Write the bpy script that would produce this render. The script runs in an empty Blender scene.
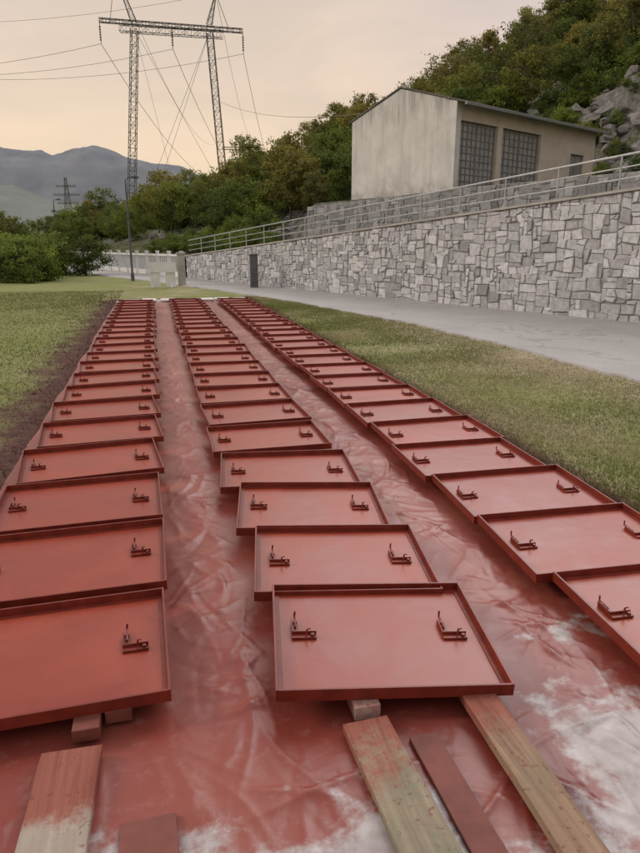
import bpy, math, random, bmesh
import numpy as np
from mathutils import Vector, Matrix, Euler
random.seed(7); rng=np.random.default_rng(7)
TH=math.radians(14.1); ST,CT=math.sin(TH),math.cos(TH)
PITCH=15.7; CAMH=1.65
def W(r,f): return (f*ST+r*CT, f*CT-r*ST)
col=bpy.context.scene.collection
# ------------------------------------------------------------ helpers
def link(o,parent=None):
    col.objects.link(o)
    if parent is not None: o.parent=parent
    return o
def empty(name,loc=(0,0,0),rotz=0):
    o=bpy.data.objects.new(name,None); o.location=loc; o.rotation_euler=(0,0,rotz); o.empty_display_size=.2
    return link(o)
def fast_mesh(name,V,F,mats=(),colors=None,matidx=None,smooth=False):
    V=np.asarray(V,dtype=np.float32); F=np.asarray(F,dtype=np.int32); k=F.shape[1]
    me=bpy.data.meshes.new(name)
    me.vertices.add(len(V)); me.vertices.foreach_set('co',V.ravel())
    me.loops.add(F.size); me.loops.foreach_set('vertex_index',F.ravel())
    me.polygons.add(len(F)); me.polygons.foreach_set('loop_start',np.arange(len(F),dtype=np.int32)*k)
    try: me.polygons.foreach_set('loop_total',np.full(len(F),k,dtype=np.int32))
    except Exception: pass
    for m in mats: me.materials.append(m)
    if matidx is not None: me.polygons.foreach_set('material_index',np.asarray(matidx,dtype=np.int32))
    me.update(calc_edges=True)
    if colors is not None:
        a=me.color_attributes.new('Col','FLOAT_COLOR','POINT')
        c=np.ones((len(V),4),dtype=np.float32); c[:,:3]=colors; a.data.foreach_set('color',c.ravel())
    me.polygons.foreach_set('use_smooth',np.full(len(F),bool(smooth)))
    me.validate()
    return me
class MB:
    def __init__(s): s.v=[];s.f=[];s.m=[]
    def add(s,vs,fs,m=0):
        b=len(s.v); s.v+= [tuple(v) for v in vs]
        for f in fs: s.f.append(tuple(b+i for i in f)); s.m.append(m)
    def box(s,x0,x1,y0,y1,z0,z1,m=0):
        s.add([(x0,y0,z0),(x1,y0,z0),(x1,y1,z0),(x0,y1,z0),(x0,y0,z1),(x1,y0,z1),(x1,y1,z1),(x0,y1,z1)],
              [(3,2,1,0),(4,5,6,7),(0,1,5,4),(1,2,6,5),(2,3,7,6),(3,0,4,7)],m)
    def tube(s,pts,rad,n=6,m=0,cap=True):
        pts=[Vector(p) for p in pts]
        if not hasattr(rad,'__len__'): rad=[rad]*len(pts)
        vs=[]
        for i,p in enumerate(pts):
            d=(pts[min(i+1,len(pts)-1)]-pts[max(i-1,0)]).normalized()
            a=Vector((0,0,1)) if abs(d.z)<.9 else Vector((1,0,0))
            x=d.cross(a).normalized(); y=d.cross(x)
            for k in range(n):
                t=2*math.pi*(k+.5)/n; vs.append(p+(x*math.cos(t)+y*math.sin(t))*rad[i])
        fs=[]
        for i in range(len(pts)-1):
            for k in range(n):
                k2=(k+1)%n; fs.append((i*n+k,i*n+k2,(i+1)*n+k2,(i+1)*n+k))
        if cap:
            fs.append(tuple(range(n))[::-1]); fs.append(tuple((len(pts)-1)*n+k for k in range(n)))
        s.add(vs,fs,m)
    def mesh(s,name,mats,smooth=False):
        me=bpy.data.meshes.new(name); me.from_pydata(s.v,[],s.f)
        for m in mats: me.materials.append(m)
        me.polygons.foreach_set('material_index',s.m)
        me.polygons.foreach_set('use_smooth',[smooth]*len(s.f)); me.update()
        return me
    def obj(s,name,mats,parent=None,smooth=False,loc=None,bevel=0):
        o=bpy.data.objects.new(name,s.mesh(name,mats,smooth))
        if loc is not None: o.location=loc
        link(o,parent)
        if bevel:
            b=o.modifiers.new('bev','BEVEL'); b.width=bevel; b.segments=2; b.limit_method='ANGLE'
        return o
def hash2(ix,iy,seed=0):
    n=(ix.astype(np.int64)*374761393+iy.astype(np.int64)*668265263+seed*1442695041)&0xffffffff
    n=((n^(n>>13))*1274126177)&0xffffffff
    return ((n^(n>>16))&0xffff)/65535.0
def vnoise(x,y,seed=0):
    x=np.asarray(x,dtype=float);y=np.asarray(y,dtype=float)
    ix=np.floor(x);iy=np.floor(y);fx=x-ix;fy=y-iy
    fx=fx*fx*fx*(fx*(fx*6-15)+10);fy=fy*fy*fy*(fy*(fy*6-15)+10)
    ix=ix.astype(np.int64);iy=iy.astype(np.int64)
    a=hash2(ix,iy,seed);b=hash2(ix+1,iy,seed);c=hash2(ix,iy+1,seed);d=hash2(ix+1,iy+1,seed)
    return (a*(1-fx)+b*fx)*(1-fy)+(c*(1-fx)+d*fx)*fy
def fbm(x,y,oct=4,seed=0):
    s=0;a=.5;t=0
    for i in range(oct):
        s=s+a*vnoise(x*2**i+i*17.3,y*2**i-i*9.1,seed+i);t+=a;a*=.5
    return s/t
def sstep(a,b,x):
    t=np.clip((x-a)/(b-a),0,1); return t*t*(3-2*t)
# ------------------------------------------------------------ material helpers
class NT:
    def __init__(s,name):
        s.mat=bpy.data.materials.new(name); s.mat.use_nodes=True
        s.t=s.mat.node_tree; s.n=s.t.nodes; s.l=s.t.links
        s.b=s.n['Principled BSDF']; s.out=s.n['Material Output']
    def new(s,ty,**k):
        n=s.n.new(ty)
        for a,b in k.items(): setattr(n,a,b)
        return n
    def coord(s,kind='Object',scale=None):
        c=s.new('ShaderNodeTexCoord'); o=c.outputs[kind]
        if scale is not None:
            m=s.new('ShaderNodeMapping'); m.inputs['Scale'].default_value=scale; s.l.new(o,m.inputs['Vector']); o=m.outputs[0]
        return o
    def noise(s,vec,scale,detail=4,rough=.55,dist=0):
        n=s.new('ShaderNodeTexNoise'); n.inputs['Scale'].default_value=scale; n.inputs['Detail'].default_value=detail
        n.inputs['Roughness'].default_value=rough; n.inputs['Distortion'].default_value=dist
        if vec is not None: s.l.new(vec,n.inputs['Vector'])
        return n.outputs['Fac']
    def ramp(s,fac,stops,interp='LINEAR'):
        r=s.new('ShaderNodeValToRGB'); cr=r.color_ramp; cr.interpolation=interp
        while len(cr.elements)<len(stops): cr.elements.new(.5)
        for e,(p,c) in zip(cr.elements,stops):
            e.position=p
            if not hasattr(c,'__len__'): c=(c,c,c)
            e.color=(*c,1)
        s.l.new(fac,r.inputs[0]); return r.outputs[0]
    def mix(s,fac,a,b,mode='MIX'):
        m=s.new('ShaderNodeMix',data_type='RGBA',blend_type=mode)
        for sock,v in ((m.inputs[0],fac),(m.inputs[6],a),(m.inputs[7],b)):
            if isinstance(v,(int,float)): sock.default_value=v
            elif isinstance(v,tuple): sock.default_value=(*v,1) if len(v)==3 else v
            else: s.l.new(v,sock)
        return m.outputs[2]
    def math(s,op,a,b=0.0,clamp=False):
        m=s.new('ShaderNodeMath',operation=op,use_clamp=clamp)
        for sock,v in zip(m.inputs,(a,b)):
            if isinstance(v,(int,float)): sock.default_value=v
            else: s.l.new(v,sock)
        return m.outputs[0]
    def sep(s,vec):
        n=s.new('ShaderNodeSeparateXYZ'); s.l.new(vec,n.inputs[0]); return n.outputs
    def mapr(s,v,a,b,c=0.,d=1.):
        n=s.new('ShaderNodeMapRange',interpolation_type='SMOOTHSTEP')
        s.l.new(v,n.inputs[0])
        for i,x in zip((1,2,3,4),(a,b,c,d)): n.inputs[i].default_value=x
        return n.outputs[0]
    def bump(s,h,strength=.3,dist=.01):
        b=s.new('ShaderNodeBump'); b.inputs['Strength'].default_value=strength; b.inputs['Distance'].default_value=dist
        s.l.new(h,b.inputs['Height']); s.l.new(b.outputs[0],s.b.inputs['Normal'])
    def set(s,**k):
        names={'col':'Base Color','rough':'Roughness','metal':'Metallic','spec':'Specular IOR Level'}
        for a,v in k.items():
            sock=s.b.inputs[names[a]]
            if isinstance(v,(int,float)): sock.default_value=v
            elif isinstance(v,tuple): sock.default_value=(*v,1)
            else: s.l.new(v,sock)
        return s
def simple(name,c1,c2=None,scale=5,rough=.7,bump=.1,metal=0,bdist=.005,spec=.5,coord='Object'):
    m=NT(name); v=m.coord(coord); n=m.noise(v,scale,3,.6)
    c2=c2 or tuple(x*.7 for x in c1)
    m.set(col=m.ramp(n,[(.3,c2),(.7,c1)]),rough=rough,metal=metal,spec=spec)
    if bump: m.bump(m.noise(v,scale*6,3),bump,bdist)
    return m.mat
# paint of the hatch panels
m=NT('red_primer_paint'); v=m.coord('Object'); oi=m.new('ShaderNodeObjectInfo')
vv=m.new('ShaderNodeVectorMath',operation='ADD'); m.l.new(v,vv.inputs[0]); m.l.new(oi.outputs['Location'],vv.inputs[1])
big=m.noise(vv.outputs[0],2.2,5,.62,.6); sp_=m.noise(vv.outputs[0],60,3,.6)
c=m.ramp(big,[(.3,(.205,.027,.0125)),(.7,(.30,.047,.019))])
c=m.mix(m.math('MULTIPLY',oi.outputs['Random'],.5),c,(.19,.027,.017))
c=m.mix(m.mapr(sp_,.60,.72,0.,.22),c,(.36,.10,.055))
m.set(col=c,rough=m.ramp(big,[(.35,.30),(.65,.42)]),spec=.5)
hb=m.math('ADD',m.noise(vv.outputs[0],6,3),m.math('MULTIPLY',sp_,.06))
m.bump(hb,.2,.014); M_RED=m.mat
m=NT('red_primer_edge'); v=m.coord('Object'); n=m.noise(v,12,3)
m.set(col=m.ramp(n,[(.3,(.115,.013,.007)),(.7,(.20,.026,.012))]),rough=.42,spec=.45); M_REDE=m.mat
# plastic sheet
m=NT('plastic_sheet_overspray'); v=m.coord('Object'); x,y,z=m.sep(v)
n1=m.noise(v,.9,3,.5,.2); n3=m.noise(v,9,5,.7,.2); n4=m.noise(v,2.6,4,.6,.2)
front=m.mapr(y,1.9,1.25)
rside=m.math('MULTIPLY',m.mapr(x,1.1,1.6),m.mapr(y,2.9,1.7))
bare=m.math('ADD',m.math('MULTIPLY',front,.42),m.math('MULTIPLY',rside,.28))
bare=m.math('ADD',bare,m.math('MULTIPLY',m.math('SUBTRACT',n4,.5),1.3))
bare=m.math('ADD',bare,m.math('MULTIPLY',m.math('SUBTRACT',n3,.5),.6))
bare=m.math('ADD',bare,m.mapr(y,19.6,20.9))
bare=m.mapr(bare,.24,.46,0.,.88)
red=m.ramp(n1,[(.3,(.150,.026,.018)),(.5,(.20,.040,.028)),(.7,(.255,.070,.050))])
white=m.ramp(n3,[(.3,(.24,.205,.195)),(.7,(.43,.41,.405))])
dust=m.ramp(m.noise(v,15,5,.75,.1),[(.54,0.),(.75,.38)])
red=m.mix(dust,red,(.33,.17,.145))
m.set(col=m.mix(bare,red,white),rough=m.ramp(n4,[(.3,.30),(.7,.46)]),spec=.42)
m.bump(m.noise(v,11,3,.5,.3),.18,.012); M_SHEET=m.mat
# ground
m=NT('grass_ground'); v=m.coord('Object'); x,y,z=m.sep(v)
n1=m.noise(v,.55,5,.65,.3); n2=m.noise(v,14,4,.7); n5=m.noise(v,2.3,4,.65)
g=m.ramp(n2,[(.3,(.11,.125,.037)),(.6,(.20,.215,.07)),(.8,(.29,.28,.12))])
dry=m.ramp(n2,[(.3,(.20,.165,.10)),(.7,(.38,.32,.21))])
nearroad=m.mapr(m.math('ADD',x,m.math('MULTIPLY',n5,1.2)),4.4,6.4)
dr=m.math('ADD',m.ramp(n1,[(.42,0.),(.62,.8)]),m.math('MULTIPLY',nearroad,.8),True)
dr=m.math('MULTIPLY',dr,m.mapr(x,-2.5,1.,.3,1.))
g=m.mix(dr,g,dry)
soil=m.mapr(m.math('SUBTRACT',x,m.math('MULTIPLY',m.math('SUBTRACT',n5,.5),1.2)),-1.95,-1.25)
soil=m.math('MULTIPLY',soil,m.mapr(x,3.15,2.9))
soil=m.math('MULTIPLY',soil,m.mapr(y,22.5,21))
g=m.mix(soil,g,m.ramp(n2,[(.3,(.03,.014,.012)),(.7,(.12,.05,.04))]))
m.set(col=g,rough=.95,spec=.2); m.bump(n2,.8,.03); M_GROUND=m.mat
def attr_mat(name,trans=0.,randv=0):
    m=NT(name); a=m.new('ShaderNodeVertexColor',layer_name='Col'); c=a.outputs[0]
    if randv:
        oi=m.new('ShaderNodeObjectInfo')
        c=m.mix(oi.outputs['Random'],m.mix(1.,c,(.78,.85,.9),'MULTIPLY'),m.mix(1.,c,(1.35,1.2,.9),'MULTIPLY'))
    d=m.new('ShaderNodeBsdfDiffuse'); m.l.new(c,d.inputs[0])
    if trans:
        t=m.new('ShaderNodeBsdfTranslucent'); m.l.new(c,t.inputs[0])
        ms=m.new('ShaderNodeMixShader'); ms.inputs[0].default_value=trans
        m.l.new(d.outputs[0],ms.inputs[1]); m.l.new(t.outputs[0],ms.inputs[2]); m.l.new(ms.outputs[0],m.out.inputs[0])
    else: m.l.new(d.outputs[0],m.out.inputs[0])
    m.n.remove(m.b); return m.mat
M_BLADE=attr_mat('grass_blades',.25)
M_LEAF=attr_mat('leaves',.25,1)
mm=NT('wall_stone'); v=mm.coord('Object'); n=mm.noise(v,9,4,.7)
a=mm.new('ShaderNodeVertexColor',layer_name='Col').outputs[0]
mm.set(col=mm.mix(1.,a,mm.ramp(n,[(.3,.66),(.55,1.),(.75,1.2)]),'MULTIPLY'),rough=.85,spec=.3); mm.bump(mm.noise(v,22,4,.7),.7,.02); M_STONE=mm.mat
M_MORTAR=simple('wall_mortar',(.32,.315,.31),(.19,.19,.185),4,.95,.4)
M_BARK=simple('bark',(.13,.10,.075),(.05,.04,.03),8,.9,.5,bdist=.03)
m=NT('road_concrete'); v=m.coord('Object'); n=m.noise(v,.7,5,.65); n2=m.noise(v,30,4,.7)
c=m.ramp(n,[(.3,(.27,.255,.245)),(.7,(.39,.37,.355))]); c=m.mix(.5,c,m.ramp(n2,[(.3,(.21,.20,.195)),(.7,(.42,.405,.39))]))
wb=m.new('ShaderNodeTexVoronoi',feature='DISTANCE_TO_EDGE'); wb.inputs['Scale'].default_value=.3
wv=m.new('ShaderNodeVectorMath',operation='ADD'); nn=m.new('ShaderNodeTexNoise'); nn.inputs['Scale'].default_value=1.2; m.l.new(v,nn.inputs[0]); m.l.new(v,wv.inputs[0]); m.l.new(nn.outputs['Color'],wv.inputs[1]); m.l.new(wv.outputs[0],wb.inputs[0])
c=m.mix(m.mapr(wb.outputs['Distance'],.010,.002,0.,.35),c,(.14,.13,.12))
m.set(col=c,rough=.9,spec=.3); m.bump(n2,.3,.01); M_ROAD=m.mat
M_GALV=simple('galvanised_steel',(.42,.42,.42),(.28,.28,.28),10,.5,0,.5)
M_PYLON=simple('pylon_steel',(.14,.135,.13),(.09,.09,.09),2,.7,0,.3)
M_WIRE=simple('wire',(.18,.17,.17),(.13,.13,.13),2,.6,0)
M_COPING=simple('coping_concrete',(.42,.4,.37),(.28,.27,.25),2,.9,.3)
M_POST=simple('grey_post',(.13,.13,.135),(.07,.07,.075),6,.8,.2)
M_WHITE=simple('white_boards',(.78,.78,.77),(.62,.62,.61),3,.6,.1)
M_WHITE2=simple('dusty_white_boards',(.62,.59,.57),(.42,.34,.32),2,.7,.1)
m=NT('plaster'); v=m.coord('Object'); x,y,z=m.sep(v)
n=m.noise(v,.8,5,.65,.5); st=m.noise(m.coord('Object',(3.5,3.5,.35)),1.,4,.65)
c=m.ramp(n,[(.3,(.50,.485,.47)),(.7,(.66,.645,.62))])
c=m.mix(m.ramp(st,[(.5,0.),(.75,.4)]),c,(.30,.29,.28))
c=m.mix(m.math('MULTIPLY',m.mapr(z,3.2,4.2),m.ramp(st,[(.4,0.),(.62,.55)])),c,(.19,.185,.175))
c=m.mix(m.math('MULTIPLY',m.mapr(z,1.2,0.),m.ramp(m.noise(v,2.5),[(.35,0.),(.65,.6)])),c,(.25,.235,.22))
m.set(col=c,rough=.92,spec=.25); m.bump(m.noise(v,20,4),.3,.01); M_PLASTER=m.mat
M_PLASTER2=simple('beige_plaster',(.60,.53,.44),(.46,.40,.33),1.2,.92,.3)
M_GAR=simple('garage_door_paint',(.28,.275,.27),(.20,.195,.19),1.5,.6,0)
M_GARF=simple('garage_door_frame',(.21,.205,.20),(.16,.155,.15),2,.6,0)
M_GLASS=simple('glass_block',(.38,.38,.37),(.24,.24,.24),3,.4,0)
M_ROOF=simple('roof_corrugated',(.15,.14,.13),(.08,.078,.075),1.5,.85,.1)
m=NT('hill_ground'); v=m.coord('Object'); n=m.noise(v,.3,4,.72,.3); n2=m.noise(v,1.6,6,.8)
ge=m.new('ShaderNodeNewGeometry'); nz=m.sep(ge.outputs['Normal'])[2]
rock=m.ramp(n2,[(.34,(.08,.075,.07)),(.44,(.22,.21,.195)),(.56,(.35,.335,.315)),(.68,(.50,.48,.46))])
scr=m.ramp(n2,[(.3,(.06,.075,.025)),(.6,(.14,.15,.055)),(.8,(.24,.21,.12))])
k=m.math('ADD',m.mapr(nz,.95,.70,0.,.7),m.math('MULTIPLY',m.math('SUBTRACT',n,.48),4.),True)
m.set(col=m.mix(k,scr,rock),rough=.95,spec=.2); m.bump(n2,1.,.6); M_HILL=m.mat
m=NT('rock'); v=m.coord('Object'); n=m.noise(v,1.6,5,.78,.4)
m.set(col=m.ramp(n,[(.32,(.09,.083,.078)),(.46,(.22,.21,.20)),(.7,(.42,.40,.38))]),rough=.95,spec=.2); m.bump(m.noise(v,5,4,.75),1.,.2); M_ROCK=m.mat
def haze(name,a,b,s):  # distance haze painted into the base colour of the far ridges
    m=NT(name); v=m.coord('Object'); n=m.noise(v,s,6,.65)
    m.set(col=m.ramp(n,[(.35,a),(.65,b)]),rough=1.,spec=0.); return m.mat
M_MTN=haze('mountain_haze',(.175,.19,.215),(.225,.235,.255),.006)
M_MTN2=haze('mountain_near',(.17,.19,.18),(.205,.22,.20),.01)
def woodmat(name,a,b,g,redamt,y0=1.35,y1=1.8):
    m=NT(name); v=m.coord('Object'); gr=m.noise(m.coord('Object',(38,1.6,38)),1.,5,.65,.4)
    c=m.ramp(gr,[(.3,b),(.7,a)]); x,y,z=m.sep(v)
    c=m.mix(m.ramp(m.noise(v,4,4,.6,.6),[(.5,0.),(.6,.5)]),c,g)
    r=m.math('ADD',m.mapr(y,y0,y1),m.math('MULTIPLY',m.math('SUBTRACT',m.noise(v,7,6,.78),.5),redamt))
    c=m.mix(m.mapr(r,.2,.75),c,m.ramp(gr,[(.3,(.17,.045,.03)),(.7,(.28,.10,.07))]))
    c=m.mix(m.mapr(m.noise(v,45,3,.6),.6,.68,0.,.6),c,(.14,.04,.025))
    m.set(col=c,rough=.8,spec=.3); m.bump(gr,.5,.006); return m.mat
M_WOOD1=woodmat('plank_wood',(.31,.205,.135),(.16,.10,.068),(.18,.14,.09),1.6,1.3,1.95)
M_WOOD2=woodmat('plank_green_wood',(.29,.235,.165),(.17,.135,.095),(.14,.155,.105),1.7,1.25,1.95)
M_WOOD3=woodmat('plank_pale',(.40,.34,.29),(.26,.21,.17),(.24,.2,.16),1.6,1.5,1.75)
M_BEAM=simple('timber_oversprayed',(.19,.05,.035),(.10,.024,.016),7,.7,.3)
# ------------------------------------------------------------ ground
A=Vector((10.09,11.86)); D=Vector((-.347,.938)).normalized(); N=Vector((D.y,-D.x))
def SQ(s,q): return (A.x+D.x*s+N.x*q, A.y+D.y*s+N.y*q)
def HW(s): return np.maximum(2.8-.069*np.asarray(s,dtype=float),.95)
gx=np.concatenate([[-6000,-2500,-900,-300,-120],np.arange(-60,61,1.5),[120,300,900,2500,6000]])
gy=np.concatenate([[-3000,-800,-200,-60],np.arange(-30,100,1.5),[150,300,900,2500,6000]])
X,Y=np.meshgrid(gx,gy); Z=(fbm(X*.3,Y*.3,3,3)-.5)*.14
nearmask=(X>-2.5)&(X<11)&(Y>-2)&(Y<36); Z=np.where(nearmask,0,Z)
Z=Z*sstep(0,3,np.abs(X-2)-4)
V=np.stack([X.ravel(),Y.ravel(),Z.ravel()-.006],1)
nx,ny=len(gx),len(gy); I=np.arange(nx*ny).reshape(ny,nx)
F=np.stack([I[:-1,:-1].ravel(),I[:-1,1:].ravel(),I[1:,1:].ravel(),I[1:,:-1].ravel()],1)
link(bpy.data.objects.new('ground',fast_mesh('ground',V,F,[M_GROUND],smooth=True)))
# road
inner=[(6.5,-8),(6.1,0),(5.95,3.5),(5.83,6.7),(5.7,10),(5.28,13.65),(4.17,19.03),(2.24,25.5),(-.2,32.5),(-3.6,41),(-9,56),(-14,68)]
def dense(pts,n):
    out=[]
    for i in range(len(pts)-1):
        for k in range(n):
            t=k/n; out.append((pts[i][0]*(1-t)+pts[i+1][0]*t,pts[i][1]*(1-t)+pts[i+1][1]*t))
    out.append(pts[-1]); return out
inner=dense(inner,26)
b=MB(); vs=[]
for i,(x,y) in enumerate(inner):
    jx=(float(fbm(y*1.9,0.5,4,9))-.5)*.4
    t=(y-A.y)/D.y; wx=A.x+D.x*t+.15
    vs+= [(x+jx-.03,y,-.02),(x+jx,y,.03),(wx,y,.045)]
fs=[]
for i in range(len(inner)-1):
    for k in range(2): fs.append((i*3+k,i*3+k+1,(i+1)*3+k+1,(i+1)*3+k))
b.add(vs,fs); b.obj('road',[M_ROAD])
# ------------------------------------------------------------ plastic sheet
ys=[0.6]
while ys[-1]<21.2: ys.append(ys[-1]+max(.009,.0052*(max(ys[-1],1.2))))
ys=np.array(ys); xs=np.arange(-1.14,2.86,.0105)
X,Y=np.meshgrid(xs,ys)
wx=X+.25*fbm(X*1.5,Y*1.2,3,11); wy=Y+.3*fbm(X*1.3,Y*1.5,3,12)
def ridge(x,y,s,oct=2):
    t=0;a=1
    for i in range(oct):
        n=vnoise(x*2**i,y*2**i,s+i); t=t+a*(1-np.abs(2*n-1))**3; a*=.5
    return t
gap=np.exp(-((X-.16)/.16)**4)+np.exp(-((X-1.52)/.2)**4)+sstep(2.0,1.5,Y)
gap=np.clip(gap,0.1,1)
Z=.013*ridge(wx*1.6+wy*.5,wy*.9,21)*gap+.006*ridge(wx*3.5-wy*1.5,wy*3,31)*gap+.008*fbm(X*2,Y*2,2,51)
g=np.random.default_rng(55)
def crease(cx,cy,L,a,w,h):
    ca,sa=math.cos(a),math.sin(a)
    i0,i1=np.searchsorted(ys,[cy-L,cy+L]); j0,j1=np.searchsorted(xs,[cx-L,cx+L])
    if i1<=i0 or j1<=j0: return
    xx=X[i0:i1,j0:j1]-cx; yy=Y[i0:i1,j0:j1]-cy
    u=xx*ca+yy*sa; v_=-xx*sa+yy*ca+.06*L*np.sin(u/L*3+cx*9)
    Z[i0:i1,j0:j1]+=h*np.exp(-np.abs(v_)/w)*np.clip(1-(u/L)**2,0,1)*gap[i0:i1,j0:j1]
for i in range(1500):
    cy=.8+20*g.random()**1.9
    cx=g.choice([.16,1.52])+g.normal(0,.16) if cy>1.95 else g.uniform(-1,2.7)
    crease(cx,cy,g.uniform(.06,.42)*(1+cy*.05),g.choice([g.normal(1.2,.5),g.normal(-.7,.5),g.uniform(0,3.14)]),g.uniform(.006,.018)*(1+cy*.06),g.uniform(-.006,.012))
Z+=.006
ex=(fbm(Y*1.2,Y*0+3,3,61)-.5)*.18
Xo=X+ex*np.clip(np.abs(X-.86)-1.6,0,1)
V=np.stack([Xo.ravel(),Y.ravel(),np.maximum(Z,.002).ravel()],1); ny,nx=X.shape; I=np.arange(nx*ny).reshape(ny,nx)
F=np.stack([I[:-1,:-1].ravel(),I[:-1,1:].ravel(),I[1:,1:].ravel(),I[1:,:-1].ravel()],1)
link(bpy.data.objects.new('plastic_sheet',fast_mesh('plastic_sheet',V,F,[M_SHEET],smooth=True)))
# ------------------------------------------------------------ hatch panels
def panel_mesh(name,w,d,seed):
    r=random.Random(seed); b=MB(); w2,d2=w/2,d/2
    n=8; vs=[];fs=[]; bow=r.uniform(.001,.006)
    for j in range(n+1):
        for i in range(n+1):
            x=-w2+w*i/n;y=-d2+d*j/n
            vs.append((x,y,.007+bow*math.sin(math.pi*i/n)*math.sin(math.pi*j/n)+r.uniform(-.0008,.0008)))
    for j in range(n):
        for i in range(n): fs.append((j*(n+1)+i,j*(n+1)+i+1,(j+1)*(n+1)+i+1,(j+1)*(n+1)+i))
    me0=len(b.f); b.add(vs,fs,0); me1=len(b.f)
    b.box(-w2,w2,-d2,d2,0,.004,1)
    t=.009;h=.044
    b.box(-w2,w2,-d2-t,-d2,-.004,h,1); b.box(-w2,w2,d2,d2+t,-.004,h,1)
    b.box(-w2-t,-w2,-d2-t,d2+t,-.004,h+.001,1); b.box(w2,w2+t,-d2-t,d2+t,-.004,h+.001,1)
    k=.02
    b.box(-w2,w2,-d2,-d2+k,.007,.012,1); b.box(-w2,w2,d2-k,d2,.007,.012,1)
    b.box(-w2,-w2+k,-d2+k,d2-k,.007,.012,1); b.box(w2-k,w2,-d2+k,d2-k,.007,.012,1)
    # latch: L-shaped angle bracket bolted flat to the sheet, with a short bent bolt rod
    for sx in (-1,1):
        cx=sx*(w2-.115); cy=.02+r.uniform(-.03,.03); z=.010
        b.box(cx-.050,cx+.050,cy-.058,cy-.030,z,z+.009,1)
        b.box(cx-.050,cx+.050,cy-.0335,cy-.030,z+.0092,z+.022,1)
        b.box(cx-.050,cx-.022,cy-.0295,cy+.058,z,z+.009,1)
        b.box(cx-.050,cx-.0455,cy-.0295,cy+.058,z+.0092,z+.022,1)
        for qx,qy in ((.034,-.046),(-.034,.042)): b.tube([(cx+qx,cy+qy,z+.008),(cx+qx,cy+qy,z+.019)],.0085,6,1)
        L_=r.uniform(.05,.085)
        b.tube([(cx-.034,cy+.005,z+.014),(cx-.034,cy+.005+L_,z+.016),(cx-.033,cy+.008+L_,z+.040)],.0052,6,1)
        b.tube([(cx+.01,cy-.046,z+.014),(cx+.01,cy-.046,z+.036+r.uniform(0,.012)),(cx+.024,cy-.046,z+.044)],.0048,6,1)
    me=b.mesh(name,[M_RED,M_REDE]); sm=[False]*len(b.f)
    for i in range(me0,me1): sm[i]=True
    me.polygons.foreach_set('use_smooth',sm); return me
mL=[panel_mesh('hatch_l%d'%i,.955,.70,i) for i in range(3)]
mS=[panel_mesh('hatch_s%d'%i,.85,.69,10+i) for i in range(2)]
mM=[panel_mesh('hatch_m%d'%i,.92,.685,20+i) for i in range(3)]
rr=random.Random(3)
def hatch(me,x,y,rot,z=.088,tx=0,ty=0):
    o=bpy.data.objects.new('steel_hatch_panel',me); o.location=(x,y,z)
    o.rotation_euler=(math.radians(tx),math.radians(ty),math.radians(rot)); link(o)
    bv=o.modifiers.new('b','BEVEL'); bv.width=.0018; bv.segments=1; bv.limit_method='ANGLE'
y=2.03+.345
for i in range(22):
    rot=[1,0,1,6,5,6][i] if i<6 else 3+rr.uniform(-3,3)
    hatch(mL[i%3],-.525+rr.uniform(-.012,.012)-(0 if i<3 else .01),y+(.02 if i>2 else 0),rot,.088,rr.uniform(-.8,.8)+.9,rr.uniform(-.7,.7)); y+=.805
ym=[1.84+.345,2.86,3.56,4.27,5.1,5.93,6.75]
rm=[-9,-9,-9,-6,0,3,1]
xm=[.80,.825,.83,.83,.82,.84,.84]
ty_=[2.2,1.8,1.8,.8,0,0,0]
for i in range(23):
    ty=rr.uniform(-.6,.6)
    if i<7: yy,ro,xx,ty=ym[i],rm[i],xm[i],ty_[i]
    else: yy=ym[6]+(i-6)*.795; ro=rr.uniform(-3,4)-1; xx=.845+rr.uniform(-.02,.02)
    if yy>19.5: break
    hatch(mS[i%2] if i<3 else mM[i%3],xx,yy,ro,.097 if i<3 else .09,rr.uniform(-.6,.6)+1.0,ty)
y=1.72+.34
for i in range(24):
    if y>19.3: break
    ro=[-4,-4,-3,-1,-1,0][i] if i<6 else rr.uniform(-3,3)
    hatch(mM[(i+1)%3],2.2+(.0 if i<4 else .04)+rr.uniform(-.02,.02),y,ro,.09,rr.uniform(-.6,.6)+1.0,rr.uniform(-.8,.8)); y+=.715 if i<6 else .76
for k,(x0,ya) in enumerate([(-.82,2.05),(-.22,2.02),(.62,1.98),(1.02,1.92),(1.98,1.3),(2.45,1.3)]):
    b=MB(); y=ya
    while y<19.2:
        L=rr.uniform(2.2,3.2); dx=rr.uniform(-.02,.02); wv=rr.uniform(.04,.055)
        b.box(x0-wv+dx,x0+wv+dx,y,min(y+L,19.6),.03,.081); y+=L+.015
    b.obj('support_timber',[M_BEAM],bevel=.003)
def plank(name,p0,p1,w,h,z0,mat):
    p0=Vector(p0);p1=Vector(p1);d=(p1-p0).normalized();n=Vector((d.y,-d.x))*(w/2)
    b=MB(); n_=14; vs=[];fs=[]
    for i in range(n_+1):
        p=p0+(p1-p0)*i/n_; wob=rr.uniform(-.0015,.0015)
        for z in (z0,z0+h):
            vs+= [(p.x-n.x+wob,p.y-n.y,z),(p.x+n.x+wob,p.y+n.y,z)]
    for i in range(n_):
        a=i*4;c=a+4
        fs+=[(a+2,a+3,c+3,c+2),(a,c,c+1,a+1),(a,a+2,c+2,c),(a+1,c+1,c+3,a+3)]
    fs+=[(0,1,3,2),(n_*4,n_*4+2,n_*4+3,n_*4+1)]
    b.add(vs,fs); return b.obj(name,[mat],bevel=.003)
plank('wooden_plank',(.655,.6),(.61,1.79),.165,.03,.03,M_WOOD2)
plank('wooden_plank',(1.01,.6),(1.06,2.25),.125,.035,.045,M_WOOD1)
plank('wooden_plank',(-.40,.9),(-.365,1.90),.19,.028,.028,M_WOOD3)
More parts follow.
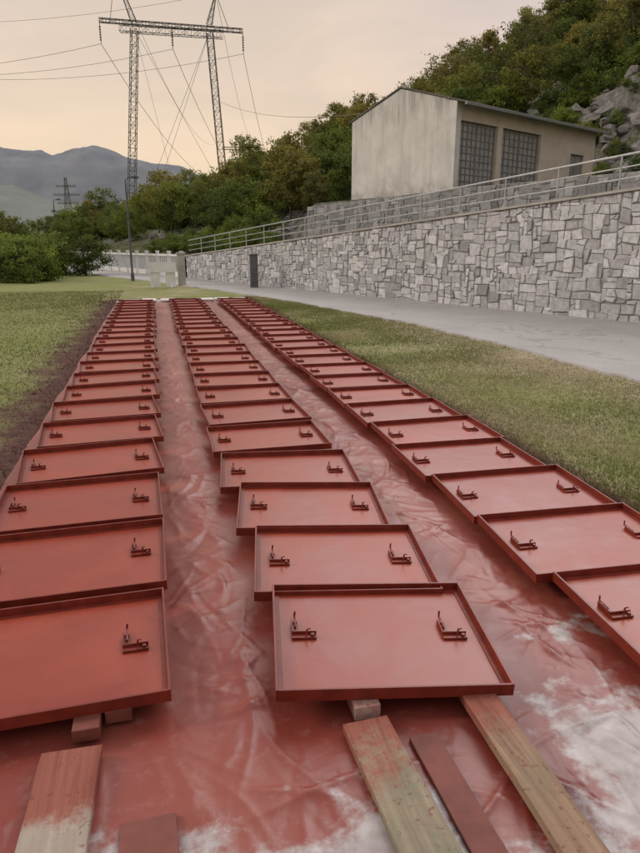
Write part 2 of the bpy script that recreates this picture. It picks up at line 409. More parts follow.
plank('wooden_plank',(-.11,.9),(-.12,1.58),.16,.02,.02,M_BEAM)
plank('wooden_plank',(.80,.6),(.79,1.7),.10,.02,.018,M_BEAM)
b=MB(); b.box(-.37,-.28,1.95,2.25,.03,.081); b.obj('timber_block',[M_BEAM],bevel=.004)
b=MB(); b.box(.585,.68,1.82,2.1,.03,.085); b.obj('timber_block',[woodmat('block_mat',(.42,.32,.28),(.3,.2,.17),(.3,.1,.08),1.5,1.6,2.2)],bevel=.004)
b=MB()
for i in range(7):
    x0=-.95+i*.55; w_=rr.uniform(.34,.5); b.box(x0,x0+w_,20.2+rr.uniform(-.15,.15),20.8+rr.uniform(-.2,.3),.03,.055+rr.uniform(0,.03))
b.obj('white_board_stack',[M_WHITE2],bevel=.005)
# ------------------------------------------------------------ grass blades
def blades(n,xr,yr,dens_fn,hr,wd,seed,name):
    g=np.random.default_rng(seed)
    x=g.uniform(*xr,n);y=yr[0]+(yr[1]-yr[0])*g.random(n)**1.5
    keep=dens_fn(x,y,g); x=x[keep];y=y[keep];n=len(x)
    dist=np.sqrt(x*x+y*y); a=g.uniform(0,2*np.pi,n); h=g.uniform(*hr,n)*(.5+fbm(x*1.2,y*1.2,3,71)); w=wd*(1+dist/5)*g.uniform(.7,1.3,n)
    lx=g.normal(0,.7,n)*h;ly=g.normal(0,.7,n)*h
    V=np.zeros((n,3,3)); V[:,0]=np.stack([x-np.cos(a)*w,y-np.sin(a)*w,0*x-.01],1);V[:,1]=np.stack([x+np.cos(a)*w,y+np.sin(a)*w,0*x-.01],1)
    V[:,2]=np.stack([x+lx,y+ly,h],1)
    pat=np.clip((fbm(x*.6,y*.6,4,81)-.44)*5,0,1)
    t=pat*(.6*(x>0)+.2*(x<0))+g.random(n)*.32+sstep(4.2,6.0,x)*.45; t=np.clip(t,0,1)[:,None]
    c=np.array([.165,.20,.058])*(1-t)+np.array([.44,.37,.23])*t
    c=c*g.uniform(.65,1.35,n)[:,None]
    soil=(sstep(-2.1,-1.2,x-(fbm(x*2,y*2,3,5)-.5)*1.2)*(x<1))[:,None]*.9
    c=c*(1-soil)+np.array([.07,.026,.02])*soil
    edge=(sstep(3.25,2.9,x)*(x>1))[:,None]*.6; c=c*(1-edge)+np.array([.12,.04,.03])*edge
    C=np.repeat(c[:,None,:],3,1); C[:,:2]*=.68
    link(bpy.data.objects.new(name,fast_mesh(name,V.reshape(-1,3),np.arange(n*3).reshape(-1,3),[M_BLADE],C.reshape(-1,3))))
rix=np.array([p[1] for p in inner]);rxx=np.array([p[0] for p in inner])
def dR(x,y,g):
    road=np.interp(y,rix,rxx); p=(-.05+1.5*fbm(x*.9,y*.9,3,91))*(1-.65*sstep(4.6,6,x)); return (x<road+.02)&(x>2.86)&(g.random(len(x))<p)
def dL(x,y,g):
    return (x<-1.13)&(g.random(len(x))<(.3+1.*fbm(x*.9,y*.9,3,92))*(.3+.7*sstep(-1.3,-2.1,x)))&(x>-.75*y-1)
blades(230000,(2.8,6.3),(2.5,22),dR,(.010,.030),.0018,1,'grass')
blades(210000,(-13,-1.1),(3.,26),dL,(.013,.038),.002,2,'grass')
# ------------------------------------------------------------ stone retaining wall
def stone_wall(name,S0,S1,base_fn,top_fn,origin_q,seed,cw=.13,ch=.115,tint=(1,1,1),lo=.2,hi=.5):
    g=np.random.default_rng(seed); nc=int((S1-S0)/cw); zmax=max(top_fn(S0),top_fn(S1)); zmin=min(base_fn(S0),base_fn(S1)); nr=int((zmax-zmin)/ch)+2
    used=np.zeros((nr,nc),bool); jx=g.uniform(-.38,.38,(nr+1,nc+1))*cw; jz=g.uniform(-.38,.38,(nr+1,nc+1))*ch
    V=[];F=[];C=[]
    def P(r,c): return S0+c*cw+jx[r,c], zmin+r*ch+jz[r,c]
    for r in range(nr):
        for c in range(nc):
            if used[r,c]: continue
            w=int(g.choice([1,2,3,4],p=[.18,.44,.28,.10])); h=int(g.choice([1,2,3],p=[.34,.48,.18]))
            w=min(w,nc-c); k=1
            while k<w and not used[r,c+k]: k+=1
            w=k; h=min(h,nr-r)
            if used[r:r+h,c:c+w].any(): h=1
            used[r:r+h,c:c+w]=True
            s_mid=S0+(c+w/2)*cw; top=top_fn(s_mid)-.01
            pts=[P(r,c),P(r,c+w),P(r+h,c+w),P(r+h,c)]
            if pts[0][1]>top-.04 : continue
            pts=[(s,min(z,top)) for s,z in pts]
            cs=sum(p[0] for p in pts)/4;cz=sum(p[1] for p in pts)/4
            pr=g.uniform(.012,.05)
            def mk(ins,q):
                out=[]
                for s,z in pts:
                    ds,dz=s-cs,z-cz; L=math.hypot(ds,dz)+1e-6; f=max(0,(L-ins*1.3)/L)
                    x,y=SQ(cs+ds*f,origin_q-q+g.uniform(-.008,.008)); out.append((x,y,cz+dz*f))
                return out
            b0=len(V); V+=mk(.009,-.02)+mk(.011,pr*.6)+mk(.028,pr)
            F+=[(b0+8,b0+9,b0+10,b0+11)]
            for L in (0,4):
                for i in range(4):
                    j=(i+1)%4; F.append((b0+L+i,b0+L+j,b0+L+4+j,b0+L+4+i))
            v=g.uniform(lo,hi)*g.choice([1,1,1,1,.76]); cc=np.array([v*g.uniform(.98,1.03),v,v*g.uniform(.97,1.03)])*np.array(tint); C+=[cc*.8]*4+[cc]*8
    return bpy.data.objects.new(name,fast_mesh(name,V,F,[M_STONE],np.array(C)))
wall=empty('stone_retaining_wall')
S0,S1=-13,24.3
topf=lambda s: float(HW(s)); zero=lambda s:0.0
link(stone_wall('wall_stones',S0,S1,zero,topf,0,5,.125,.105,(.98,.99,1.03),.38,.60),wall)
def prism(name,S0,S1,q0,q1,zf0,zf1,mat,parent,n=30):
    b=MB(); vs=[];fs=[]
    for i in range(n+1):
        s=S0+(S1-S0)*i/n
        for q in (q0,q1):
            x,y=SQ(s,q); vs+=[(x,y,zf0(s)),(x,y,zf1(s))]
    for i in range(n):
        a=i*4;c=a+4
        fs+=[(a,c,c+1,a+1),(a+2,a+3,c+3,c+2),(a+1,c+1,c+3,a+3),(a,a+2,c+2,c)]
    fs+=[(0,1,3,2),(n*4,n*4+2,n*4+3,n*4+1)]
    b.add(vs,fs); return b.obj(name,[mat],parent)
prism('core',S0,S1,0,.45,lambda s:-.1,lambda s:topf(s)-.005,M_MORTAR,wall)
prism('coping',S0,S1+.02,-.07,.5,lambda s:topf(s)-.004,lambda s:topf(s)+.05,M_COPING,wall)
rail=MB(); s=-13
while s<24.2:
    x,y=SQ(s,.12); z=topf(s)+.045; rail.tube([(x,y,z-.02),(x,y,z+.72)],.022,6); s+=1.55
for dz,rd in ((.72,.024),(.47,.016),(.24,.016)):
    pts=[]
    for i in range(41):
        s=-13+37.2*i/40; x,y=SQ(s,.12); pts.append((x,y,topf(s)+.045+dz))
    rail.tube(pts,rd,6)
rail.obj('metal_railing',[M_GALV])
tw=empty('terrace_stone_wall')
H2=lambda s: 4.05-.02*max(0,s-14)
B2=lambda s: 1.0
link(stone_wall('terrace_stones',2,25.5,B2,H2,8.2,9,.2,.16,(.96,.98,1.02),.2,.38),tw)
prism('terrace_core',2,25.5,8.2,8.7,lambda s:.9,lambda s:H2(s)-.01,M_MORTAR,tw)
# ------------------------------------------------------------ hill terrain
ss=np.concatenate([np.arange(-40,50,.5),np.arange(50,150,2.)]); qs=np.concatenate([np.arange(.5,45,.5),np.arange(45,140,2.5)])
S,Q=np.meshgrid(ss,qs)
def hill_h(S,Q):
    S=np.asarray(S,float);Q=np.asarray(Q,float)
    base=HW(S)-.06
    hill=base+.25*np.maximum(Q-3,0)+.0035*np.maximum(Q-3,0)**2
    hill=np.where(Q>58,base+.25*55+.0035*55**2+(Q-58)*.05,hill)
    fade=1-.75*sstep(45,110,S); hill=base+(hill-base)*fade
    hill=hill+(fbm(S*.12,Q*.12,4,101)-.5)*3.0*sstep(8,20,Q)
    fl=sstep(27.5,25,S)*sstep(22,8,-S)
    terr=np.where(Q<8.4,base+0*Q,4.0)
    cut=4.0+(hill-4.0)*sstep(24,33,Q)
    z=np.where(Q<24,terr,cut)
    z=z*fl+hill*(1-fl)
    z=np.where(Q<5,np.minimum(z,base+.25*np.maximum(Q-3,0)*(1-fl)),z)
    crag=vnoise(S*.35+.3*Q,Q*.9,115); led=np.floor(crag*4)/4+sstep(.6,1.,(crag*4)%1)/4
    z=z+(led-.5)*2.2*sstep(24.5,27,Q)*sstep(44,34,Q)*fl
    z=z+(fbm(S*.9,Q*.9,4,111)-.5)*1.8*sstep(24,27,Q)+(fbm(S*.5,Q*.5,4,112)-.5)*.8*sstep(4,8,Q)*(1-fl)
    return z
Z=hill_h(S,Q)
PX=A.x+D.x*S+N.x*Q; PY=A.y+D.y*S+N.y*Q
V=np.stack([PX.ravel(),PY.ravel(),Z.ravel()],1); ny,nx=S.shape; I=np.arange(nx*ny).reshape(ny,nx)
F=np.stack([I[:-1,:-1].ravel(),I[:-1,1:].ravel(),I[1:,1:].ravel(),I[1:,:-1].ravel()],1)[:, ::-1]
link(bpy.data.objects.new('hillside_terrain',fast_mesh('hillside_terrain',V,F,[M_HILL],smooth=False)))
rk=empty('rock_outcrop')
def rock_mesh(seed):
    bm=bmesh.new(); bmesh.ops.create_icosphere(bm,subdivisions=3,radius=1)
    r=random.Random(seed); pl=[(Vector((r.gauss(0,1),r.gauss(0,1),r.gauss(0,1))).normalized(),r.uniform(.35,.7)) for _ in range(14)]
    for v in bm.verts:
        for n,d in pl:
            k=v.co.dot(n)-d
            if k>0: v.co-=n*k
        v.co*=1+.05*r.uniform(-1,1)
    me=bpy.data.meshes.new('rock'); bm.to_mesh(me); bm.free(); me.materials.append(M_ROCK); return me
rms=[rock_mesh(i) for i in range(5)]
for i in range(720):
    if i<620: s=rr.uniform(6,29);q=rr.uniform(24.5,38)
    else: s=rr.uniform(27,48);q=rr.uniform(6,16)
    x,y=SQ(s,q); sc=(.22+.75*rr.random()**2.2) if i<620 else rr.uniform(.3,.9); o=bpy.data.objects.new('rock',rms[i%5]); o.location=(x,y,float(hill_h(s,q))-.05*sc); o.scale=(sc*rr.uniform(.9,2.2),sc,sc*rr.uniform(.45,.9)); o.rotation_euler=(rr.uniform(-.4,.4),rr.uniform(-.4,.4),rr.uniform(0,6)); link(o,rk)
# ------------------------------------------------------------ trees
def tree_mesh(name,seed,h=5.,cr=2.,nclump=70,per=70,leaf=.12,trunk=.10,base=.25,colr=((.045,.062,.016),(.125,.14,.035)),sparse=1.):
    r=random.Random(seed); g=np.random.default_rng(seed); b=MB()
    tip=Vector((r.uniform(-.3,.3),r.uniform(-.3,.3),h*.8))
    tr=[Vector((0,0,-.3)),Vector((r.uniform(-.1,.1),r.uniform(-.1,.1),h*.25)),Vector((r.uniform(-.2,.2),r.uniform(-.2,.2),h*.5)),tip]
    b.tube(tr,[trunk,trunk*.8,trunk*.5,trunk*.12],7,0)
    cl=[]
    for i in range(nclump):
        u=g.normal(0,1,3);u/=np.linalg.norm(u); rad=g.uniform(.35,1.)**.6
        lob=1+.35*math.sin(3*math.atan2(u[1],u[0])+seed)+.2*math.sin(5*u[2]*2+seed)
        c=np.array([u[0]*cr*rad*lob,u[1]*cr*rad*lob,h*(base+(1-base)/2)+u[2]*rad*h*(1-base)/2*(1+.15*lob)])
        cl.append(c)
        if i%3==0:
            t=r.uniform(.3,.85); p=tr[1].lerp(tip,t); e=Vector(c); mid=p.lerp(e,.5)+Vector((0,0,.15))
            b.tube([p,mid,e],[trunk*.35*(1.1-t),trunk*.2,.01],4,0,False)
    nb=len(b.v); V=[];C=[]
    for c in cl:
        sz=g.uniform(.22,.5)*cr/2*1.1; n=int(per*g.uniform(.5,1.3)*sparse)
        p=c+g.normal(0,1,(n,3))*sz*np.array([.62,.62,.42])
        nrm=g.normal(0,1,(n,3))+np.array([0,0,.8]); nrm/=np.linalg.norm(nrm,axis=1)[:,None]
        t=np.cross(nrm,g.normal(0,1,(n,3))); t/=np.linalg.norm(t,axis=1)[:,None]; bt=np.cross(nrm,t)
        s=(leaf*g.uniform(.55,1.25,n))[:,None]
        q=np.stack([p-t*s,p-bt*s*.55,p+t*s,p+bt*s*.55],1); V.append(q.reshape(-1,3))
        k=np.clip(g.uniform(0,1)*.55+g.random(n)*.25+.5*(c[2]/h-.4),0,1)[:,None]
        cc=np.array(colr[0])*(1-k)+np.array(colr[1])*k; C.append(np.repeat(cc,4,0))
    V=np.concatenate(V);C=np.concatenate(C); nf=len(V)//4
    allv=np.concatenate([np.array([tuple(v) for v in b.v]),V])
    quads=[f for f in b.f if len(f)==4]
    F=np.concatenate([np.array(quads),np.arange(nf*4).reshape(-1,4)+nb])
    mi=[0]*len(quads)+[1]*nf
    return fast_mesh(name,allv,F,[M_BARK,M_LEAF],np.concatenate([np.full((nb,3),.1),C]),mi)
cols=[((.07,.095,.03),(.20,.245,.072)),((.08,.10,.032),(.26,.275,.085)),((.06,.085,.028),(.175,.22,.066)),((.085,.095,.034),(.25,.235,.085)),((.075,.11,.032),(.225,.285,.08))]
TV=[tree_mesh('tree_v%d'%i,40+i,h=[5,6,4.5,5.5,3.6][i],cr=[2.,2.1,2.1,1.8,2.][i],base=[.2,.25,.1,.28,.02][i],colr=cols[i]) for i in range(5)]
def put(me,x,y,z,sc,parent=None,name='tree',flat=1.):
    o=bpy.data.objects.new(name,me); o.location=(x,y,z); o.rotation_euler=(0,0,rr.uniform(0,6.28)); o.scale=(sc*rr.uniform(.9,1.15),sc*rr.uniform(.9,1.15),sc*flat); return link(o,parent)
hw=empty('hillside_woodland')
cnt=0
for i in range(2200):
    s=rr.uniform(-25,105);q=rr.uniform(4,66)
    if s<29 and q<37+rr.uniform(-4,3)+(3 if s<10 else 0)-(3 if s>22 else 0): continue
    if s>=28 and q<6+rr.uniform(0,3): continue
    x,y=SQ(s,q)
    r=x*CT-y*ST; f=x*ST+y*CT
    if f<20 or abs(r/f+.02)>.58: continue
    if rr.random()<.15: continue
    put(TV[rr.randrange(5)],x,y,float(hill_h(s,q))-.15,rr.uniform(.5,1.0),hw); cnt+=1
    if cnt>560: break
for i in range(260):
    s=rr.uniform(6,29);q=rr.uniform(25,39); x,y=SQ(s,q); put(TV[rr.choice([4,2,4])],x,y,float(hill_h(s,q))-.2,.14+.35*rr.random()**1.5+(.2 if q>34 else 0),hw)
for i in range(45):
    s=rr.uniform(26,40);q=rr.uniform(4,9); x,y=SQ(s,q); put(TV[4],x,y,float(hill_h(s,q))-.2,rr.uniform(.2,.4),hw)
vb=empty('valley_tree_belt')
for i in range(300):
    f=rr.uniform(46,100); px=rr.uniform(-100,235); r=(px-320)/665*f
    x,y=W(r,f); s=(x-A.x)*D.x+(y-A.y)*D.y; q=(x-A.x)*N.x+(y-A.y)*N.y
    if q>3 : continue
    if q>-5 and s<75: continue
    put(TV[rr.randrange(5)],x,y,-.2,rr.uniform(.55,.9)*(1+ (f-46)/130),vb)
bushm=[tree_mesh('bush_v%d'%i,140+i,1.9,1.3,60,110,.06,.05,.0,((.075,.105,.03),(.22,.28,.08))) for i in range(2)]
for i in range(60):
    f=rr.uniform(31,44); px=rr.uniform(-60,66); r=(px-320)/665*f
    if px>40 and f<38: continue
    x,y=W(r,f); put(bushm[i%2],x,y,-.1,rr.uniform(.7,1.25),vb)
x,y=W(-13.4,38); put(tree_mesh('round_tree_mesh',77,3.2,1.35,80,110,.07,.08,.08,((.05,.07,.022),(.145,.185,.06))),x,y,-.05,1,None,'round_tree')
tall=tree_mesh('tall_tree_mesh',91,8.,2.6,70,60,.12,.14,.35,((.07,.08,.03),(.19,.18,.07)),.8)
for (px,py_,f,sc) in ((455,62,62,.85),(523,50,60,1.0)):
    r=(px-320)/715*f; x,y=W(r,f); s=(x-A.x)*D.x+(y-A.y)*D.y; q=(x-A.x)*N.x+(y-A.y)*N.y
    put(tall,x,y,float(hill_h(s,q))-.2,sc,None,'deciduous_tree')
# ------------------------------------------------------------ mountains
def mountain(name,f0,depth,ctrl,mat,seed,amp):
    us=np.linspace(-1.3,.9,330); vs_=np.linspace(0,1,60)
    U,Vv=np.meshgrid(us,vs_)
    px=np.array([c[0] for c in ctrl]);el=np.array([c[1] for c in ctrl])
    E=np.interp(U,(px-320)/690,el)
    f=f0+depth*Vv; R=U*f0*(1+Vv*depth/f0*.6)
    prof=np.sin(np.clip(Vv*1.15,0,1)*math.pi/2)
    Hh=(E*(f0+depth*.87))*prof*(1+amp*(fbm(U*22,Vv*5,5,seed)-.5)*(.35+.65*prof)) 
    Xw=f*ST+R*CT;Yw=f*CT-R*ST
    V=np.stack([Xw.ravel(),Yw.ravel(),Hh.ravel()-5],1); ny,nx=U.shape; I=np.arange(nx*ny).reshape(ny,nx)
    F=np.stack([I[:-1,:-1].ravel(),I[:-1,1:].ravel(),I[1:,1:].ravel(),I[1:,:-1].ravel()],1)
    link(bpy.data.objects.new(name,fast_mesh(name,V,F,[mat],smooth=True)))
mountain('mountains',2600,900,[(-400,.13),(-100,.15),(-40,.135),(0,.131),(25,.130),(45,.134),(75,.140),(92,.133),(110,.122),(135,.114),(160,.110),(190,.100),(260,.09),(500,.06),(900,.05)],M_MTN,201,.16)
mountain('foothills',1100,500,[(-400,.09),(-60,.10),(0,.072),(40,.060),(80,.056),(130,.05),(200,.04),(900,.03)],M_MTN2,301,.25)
# ------------------------------------------------------------ building
Bx,By=W(6.2,32); Dx,Dy=W(15.8,40)
ux=Vector((Dx-Bx,Dy-By)).normalized(); ang=math.atan2(ux.y,ux.x)
bd=empty('concrete_garage_building',(Bx,By,3.95),ang)
Lb,Wb,Hb,RH=12.5,7.0,4.0,1.05
b=MB(); t=.3
ops=[(.35,3.2,0,3.25),(3.6,6.95,0,3.25),(10.0,11.4,0,2.6)]
prev=0
for (a,c,z0,z1) in ops:
    b.box(prev,a,0,t,0,Hb,1 if prev>0 else 0); b.box(a,c,0,t,z1,Hb,1); prev=c
b.box(prev,Lb,0,t,0,Hb,1)
b.box(0,t,t,Wb-t,0,Hb); b.box(Lb-t,Lb,t,Wb-t,0,Hb); b.box(0,Lb,Wb-t,Wb,0,Hb)
for x0 in (0,Lb-t):
    b.add([(x0,0,Hb),(x0,Wb,Hb),(x0,Wb/2,Hb+RH),(x0+t,0,Hb),(x0+t,Wb,Hb),(x0+t,Wb/2,Hb+RH)],[(0,2,1),(3,4,5),(0,3,5,2),(1,2,5,4)])
b.box(-.04,Lb+.04,-.05,-.003,-.5,.35)
b.obj('walls',[M_PLASTER,M_PLASTER2],bd)
b=MB()
for i,(a,c,z0,z1) in enumerate(ops[:2]):
    nxp,nzp=8,9; zb=.35
    b.box(a+.02,c-.02,.2,.215,.02,z1-.02,2)
    dx=(c-a-.1)/nxp; dz=(z1-.1-zb)/nzp
    for k in range(nxp+1):
        wv=.05 if k in(0,nxp//2,nxp) else .016
        b.box(a+.05+k*dx-wv,a+.05+k*dx+wv,.155,.199,.03,z1-.03,1)
    for k in range(nzp+1):
        wv=.035 if k in(0,3,nzp) else .014
        b.box(a+.02,c-.02,.162,.197,zb+k*dz-wv,zb+k*dz+wv,0)
    b.box(a+.02,c-.02,.165,.197,.03,zb-.04,0)
a,c,z0,z1=ops[2]
b.box(a+.05,c-.05,.14,.2,0,z1-.05,0); b.box(a,a+.05,.1,.2,0,z1,1); b.box(c-.05,c,.1,.2,0,z1,1); b.box(a+.05,c-.05,.1,.2,z1-.05,z1,1); b.box((a+c)/2-.02,(a+c)/2+.02,.12,.139,0,z1-.05,1)
b.obj('garage_doors',[M_GAR,M_GARF,M_GLASS],bd)
b=MB()
nx_=int((Lb+.8)/.09); over=.45
for side in (0,1):
    vs=[];fs=[]
    for i in range(nx_+1):
        x=-.05+(Lb+.5)*i/nx_; dz=.03*math.cos(i*math.pi/1.5)
        if side==0: y0=-over;z0=Hb-RH/(Wb/2)*over
        else: y0=Wb+.2;z0=Hb-RH/(Wb/2)*.2
        vs+=[(x,y0,z0+.06+dz),(x,Wb/2,Hb+RH+.08+dz),(x,y0,z0+.0+dz),(x,Wb/2,Hb+RH+.02+dz)]
    for i in range(nx_):
        a=i*4;c=a+4; fs+=[(a,c,c+1,a+1),(a+2,a+3,c+3,c+2),(a,a+2,c+2,c)]
    fs+=[(0,1,3,2)]
    b.add(vs,fs,0)
b.box(-.02,Lb+.4,-over-.14,-over-.01,Hb-.22,Hb-.1,1)
b.obj('roof',[M_ROOF,M_GARF],bd)
# ------------------------------------------------------------ pylon
py=MB()
def P3(r,f,z): x,y=W(r,f); return Vector((x,y,z))
def lattice(p0,p1,w0,w1,n,th=.07,side=None):
    d=(p1-p0).normalized(); a=side if side is not None else Vector((CT,-ST,0)); y=d.cross(a).normalized(); x=y.cross(d)
    cr=[]
    for i in range(n+1):
        t=i/n; p=p0.lerp(p1,t); w=(w0*(1-t)+w1*t)/2
        cr.append([p+x*w*sx+y*w*sy for sx,sy in((-1,-1),(1,-1),(1,1),(-1,1))])
    for k in range(4):
        py.tube([cr[0][k],cr[-1][k]] ,th,4)
        k2=(k+1)%4
        for i in range(n):
            a_,b_=(k,k2) if i%2 else (k2,k)
            py.tube([cr[i][a_],cr[i+1][b_]],th*.55,4,0,False)
            py.tube([cr[i][k],cr[i][k2]],th*.5,4,0,False)
zt=38.6
lt=P3(-32,125.5,zt-1);rt=P3(-19.3,127,zt-1)
lattice(P3(-35.6,125.5,-.5),lt,1.3,1.1,30,.08); lattice(P3(-17.,127,-.5),rt,1.3,1.1,30,.08)
AL,AR=P3(-37.8,125,zt+.2),P3(-13.6,128,zt-.6)
lattice(AL,AR,.6,.6,22,.07,Vector((0,0,1)))
lattice(P3(-34.5,125.3,zt-.9),P3(-17,127.3,zt-1.4),1.1,1.1,16,.06,Vector((0,0,1)))
pkL=P3(-34.6,125.2,zt+7.5); pkR=P3(-18.0,127.4,zt+5.0)
for pk,base,out in ((pkL,P3(-32,125.5,zt),P3(-36,125.1,zt)),(pkR,P3(-19.3,127,zt),P3(-16,127.6,zt-.4))):
    lattice(base,pk,.9,.2,8,.06); py.tube([pk,out],.06,4)
mid=P3(-25.7,126.2,zt-.3)
ins=[]
for p in (AL,mid,AR):
    q=p-Vector((0,0,3.6)); ins.append(q); py.tube([p,q],.06,5,0)
    for k in range(6): z=p.z-.9-k*.4; py.tube([(p.x,p.y,z),(p.x,p.y,z-.2)],.16,6,0)
for a_,b_ in [(lt,P3(-14,140,2)),(lt,P3(-22,112,2)),(rt,P3(-40,140,2)),(rt,P3(-30,112,2))]: py.tube([a_,b_],.03,4)
py.obj('transmission_pylon',[M_PYLON])
wi=MB()
def wire(a,b,sag,r=.035,n=24):
    pts=[]
    for i in range(n+1):
        t=i/n; p=Vector(a).lerp(Vector(b),t); p.z-=4*sag*t*(1-t); pts.append(p)
    wi.tube(pts,r,4)
for k,q in enumerate(ins):
    wire(q,P3(-150+k*9,150+k*8,44+k*1.5),6,.035)
    wire(q,P3(-42+k*12,330+k*6,34),10,.05)
wire(pkL,P3(-150,150,58),5,.03); wire(pkR,P3(-140,170,57),5,.03)
wire(pkL,P3(-50,330,48),8,.04); wire(pkR,P3(-30,330,48),8,.04)
wire(P3(-12.,80,17.6),P3(5.9,32.2,8.1),1.3,.02)
wi.obj('power_lines',[M_WIRE])
py=MB()
lattice(P3(-34,300,0),P3(-34,300,45),5,1.2,14,.14)
lattice(P3(-42,300,42),P3(-26,300,42),1,1,8,.1,Vector((0,0,1))); lattice(P3(-40,300,37),P3(-28,300,37),1,1,6,.1,Vector((0,0,1)))
py.obj('transmission_pylon',[M_PYLON])
py=MB()
lattice(P3(-126,340,0),P3(-126,340,34),5,.8,14,.16)
for zz,hw_ in ((30,5.),(26,6.5),(22,5.)): lattice(P3(-126-hw_,340,zz),P3(-126+hw_,340,zz),.7,.7,6,.10,Vector((0,0,1)))
py.obj('transmission_pylon',[M_PYLON])
# ------------------------------------------------------------ street lamp, posts, fence
def lamp(x,y,h,name='street_lamp'):
    b=MB(); b.tube([(0,0,0),(0,0,.35)],.085,10); b.tube([(0,0,.35),(0,0,h)],[.055,.038],10)
    b.tube([(0,0,h),(.1,0,h+.12),(.35,0,h+.17)],.022,6); b.tube([(.3,0,h+.17),(.5,0,h+.17),(.62,0,h+.15)],[.05,.085,.03],8)
    b.obj(name,[M_POST],loc=(x,y,0))
lamp(-1.0,33.07,4.55); x,y=W(-23.5,60); lamp(x,y,5.4)
b=MB(); b.box(-.16,.16,-.16,.16,0,1.25); b.box(-.19,.19,-.19,.19,1.252,1.34); b.obj('concrete_gate_post',[M_COPING],loc=(1.15,28.9,.03),bevel=.01)
b=MB(); b.box(-.15,.15,-.12,.12,0,1.25); b.box(-.17,.17,-.14,.14,1.252,1.30); b.box(-.12,.12,-.135,-.122,.55,1.1); b.obj('utility_cabinet_post',[M_POST],loc=(3.85,26.1,.03),bevel=.008)
b=MB()
b.box(-.5,-.12,-.02,.02,.02,.72); b.box(.10,.5,.03,.07,.0,.72); b.box(-.5,.52,-.06,-.022,.60,1.0); b.box(-.46,-.4,-.3,-.062,0,.05); b.box(.3,.36,-.35,.028,0,.05)
b.obj('white_board_stand',[M_WHITE],loc=(.35,27.6,0))
fe=MB(); s=24.9
while s<46:
    x,y=SQ(s,0); fe.box(x-.09,x+.09,y-.09,y+.09,-.05,1.3); fe.box(x-.11,x+.11,y-.11,y+.11,1.302,1.37)
    x2,y2=SQ(s+1.7,0)
    for k in range(1,6):
        t=k/6; xx=x+(x2-x)*t;yy=y+(y2-y)*t; fe.box(xx-.04,xx+.04,yy-.04,yy+.04,.3,1.1)
    for z0,z1 in((.0,.3),(1.1,1.2)):
        n=Vector((N.x,N.y))*.06; fe.add([(x-n.x,y-n.y,z0),(x+n.x,y+n.y,z0),(x2+n.x,y2+n.y,z0),(x2-n.x,y2-n.y,z0),(x-n.x,y-n.y,z1),(x+n.x,y+n.y,z1),(x2+n.x,y2+n.y,z1),(x2-n.x,y2-n.y,z1)],[(0,1,2,3),(4,7,6,5),(0,4,5,1),(2,6,7,3),(0,3,7,4),(1,5,6,2)])
    s+=1.7
fe.obj('white_concrete_fence',[M_WHITE])
# ------------------------------------------------------------ world
sun_dir=Vector((-.62,.25,.0)).normalized(); el=math.radians(30)
L=Vector((sun_dir.x*math.cos(el),sun_dir.y*math.cos(el),math.sin(el)))
w=bpy.data.worlds.new('World'); bpy.context.scene.world=w; w.use_nodes=True
nt=w.node_tree; nd=nt.nodes; lk=nt.links; bg=nd['Background']
sky=nd.new('ShaderNodeTexSky'); sky.sky_type='NISHITA'; sky.sun_disc=False; sky.sun_elevation=el; sky.sun_rotation=math.atan2(L.x,L.y); sky.dust_density=4; sky.air_density=1.5
tc=nd.new('ShaderNodeTexCoord'); sp=nd.new('ShaderNodeSeparateXYZ'); lk.new(tc.outputs['Generated'],sp.inputs[0])
rp=nd.new('ShaderNodeValToRGB'); cr=rp.color_ramp
stops=[(0,(.92,.71,.52)),(.12,(.90,.71,.55)),(.22,(.80,.66,.58)),(.33,(.63,.56,.545)),(.5,(.62,.59,.585)),(.68,(.92,.89,.87)),(1,(.95,.94,.93))]
while len(cr.elements)<len(stops): cr.elements.new(.5)
for e,(p,c) in zip(cr.elements,stops): e.position=p; e.color=(*c,1)
lk.new(sp.outputs[2],rp.inputs[0])
def dotdir(d):
    n=nd.new('ShaderNodeVectorMath'); n.operation='DOT_PRODUCT'; n.inputs[1].default_value=Vector(d).normalized(); lk.new(tc.outputs['Generated'],n.inputs[0]); return n.outputs['Value']
def mr(v,a,b,c,d):
    n=nd.new('ShaderNodeMapRange'); n.interpolation_type='SMOOTHSTEP'; lk.new(v,n.inputs[0])
    for i,x in zip((1,2,3,4),(a,b,c,d)): n.inputs[i].default_value=x
    return n.outputs[0]
def mth(op,a,b):
    n=nd.new('ShaderNodeMath'); n.operation=op
    for sock,v in zip(n.inputs,(a,b)):
        if isinstance(v,(int,float)): sock.default_value=v
        else: lk.new(v,sock)
    return n.outputs[0]
def mixc(f,a,b,mode='MIX'):
    n=nd.new('ShaderNodeMix'); n.data_type='RGBA'; n.blend_type=mode
    for sock,v in ((n.inputs[0],f),(n.inputs[6],a),(n.inputs[7],b)):
        if isinstance(v,(int,float)): sock.default_value=v
        elif isinstance(v,tuple): sock.default_value=(*v,1)
        else: lk.new(v,sock)
    return n.outputs[2]
base=rp.outputs[0]
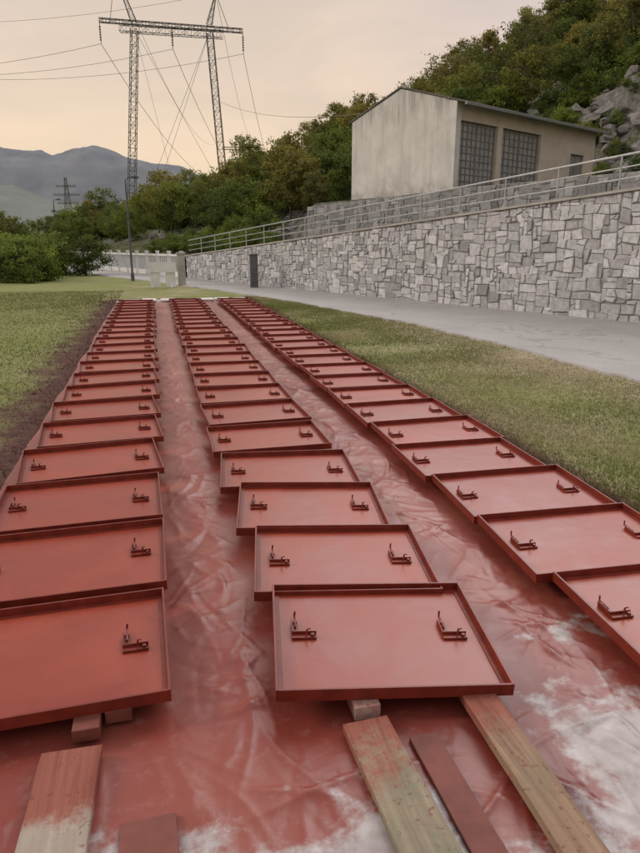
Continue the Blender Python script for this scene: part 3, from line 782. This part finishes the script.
mp=nd.new('ShaderNodeMapping'); mp.inputs['Scale'].default_value=(1.3,1.3,5); lk.new(tc.outputs['Generated'],mp.inputs[0])
cn=nd.new('ShaderNodeTexNoise'); cn.inputs['Scale'].default_value=2.1; cn.inputs['Detail'].default_value=6; cn.inputs['Distortion'].default_value=.4; lk.new(mp.outputs[0],cn.inputs['Vector'])
cl=mr(cn.outputs['Fac'],.36,.66,0.,1.)
base=mixc(cl,mixc(1.,base,(.85,.865,.915),'MULTIPLY'),mixc(1.,base,(1.13,1.09,1.06),'MULTIPLY'))
gx_,gy_=W(-.22,1); glow=mr(dotdir((gx_,gy_,.18)),.88,1.,0.,.45)
base=mixc(glow,base,(1.04,.81,.56))
# added bright sky lobe above the frame, for glare on the right panel row
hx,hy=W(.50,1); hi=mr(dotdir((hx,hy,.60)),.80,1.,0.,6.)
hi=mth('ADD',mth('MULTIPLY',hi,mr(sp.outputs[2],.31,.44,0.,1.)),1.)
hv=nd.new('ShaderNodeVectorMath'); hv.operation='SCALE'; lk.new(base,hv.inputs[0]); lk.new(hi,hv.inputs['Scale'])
sk=nd.new('ShaderNodeVectorMath'); sk.operation='SCALE'; lk.new(sky.outputs[0],sk.inputs[0]); sk.inputs['Scale'].default_value=.1
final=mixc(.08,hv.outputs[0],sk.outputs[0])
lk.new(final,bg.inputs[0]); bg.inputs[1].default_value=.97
sd=bpy.data.lights.new('sun','SUN'); sd.energy=1.5; sd.angle=math.radians(12); sd.color=(1,.87,.73)
so=bpy.data.objects.new('sun',sd); so.rotation_euler=(-L).to_track_quat('-Z','Y').to_euler(); link(so)
# ------------------------------------------------------------ camera
cd=bpy.data.cameras.new('camera'); cd.sensor_fit='VERTICAL'; cd.sensor_height=36; cd.lens=644/853*36; cd.clip_end=12000; cd.clip_start=.05
co=bpy.data.objects.new('camera',cd); co.location=(0,0,CAMH); co.rotation_euler=(math.radians(90-PITCH),0,-TH); link(co)
sc=bpy.context.scene; sc.camera=co
sc.view_settings.view_transform='Standard'; sc.view_settings.look='None'; sc.view_settings.exposure=0
print('trees',cnt)
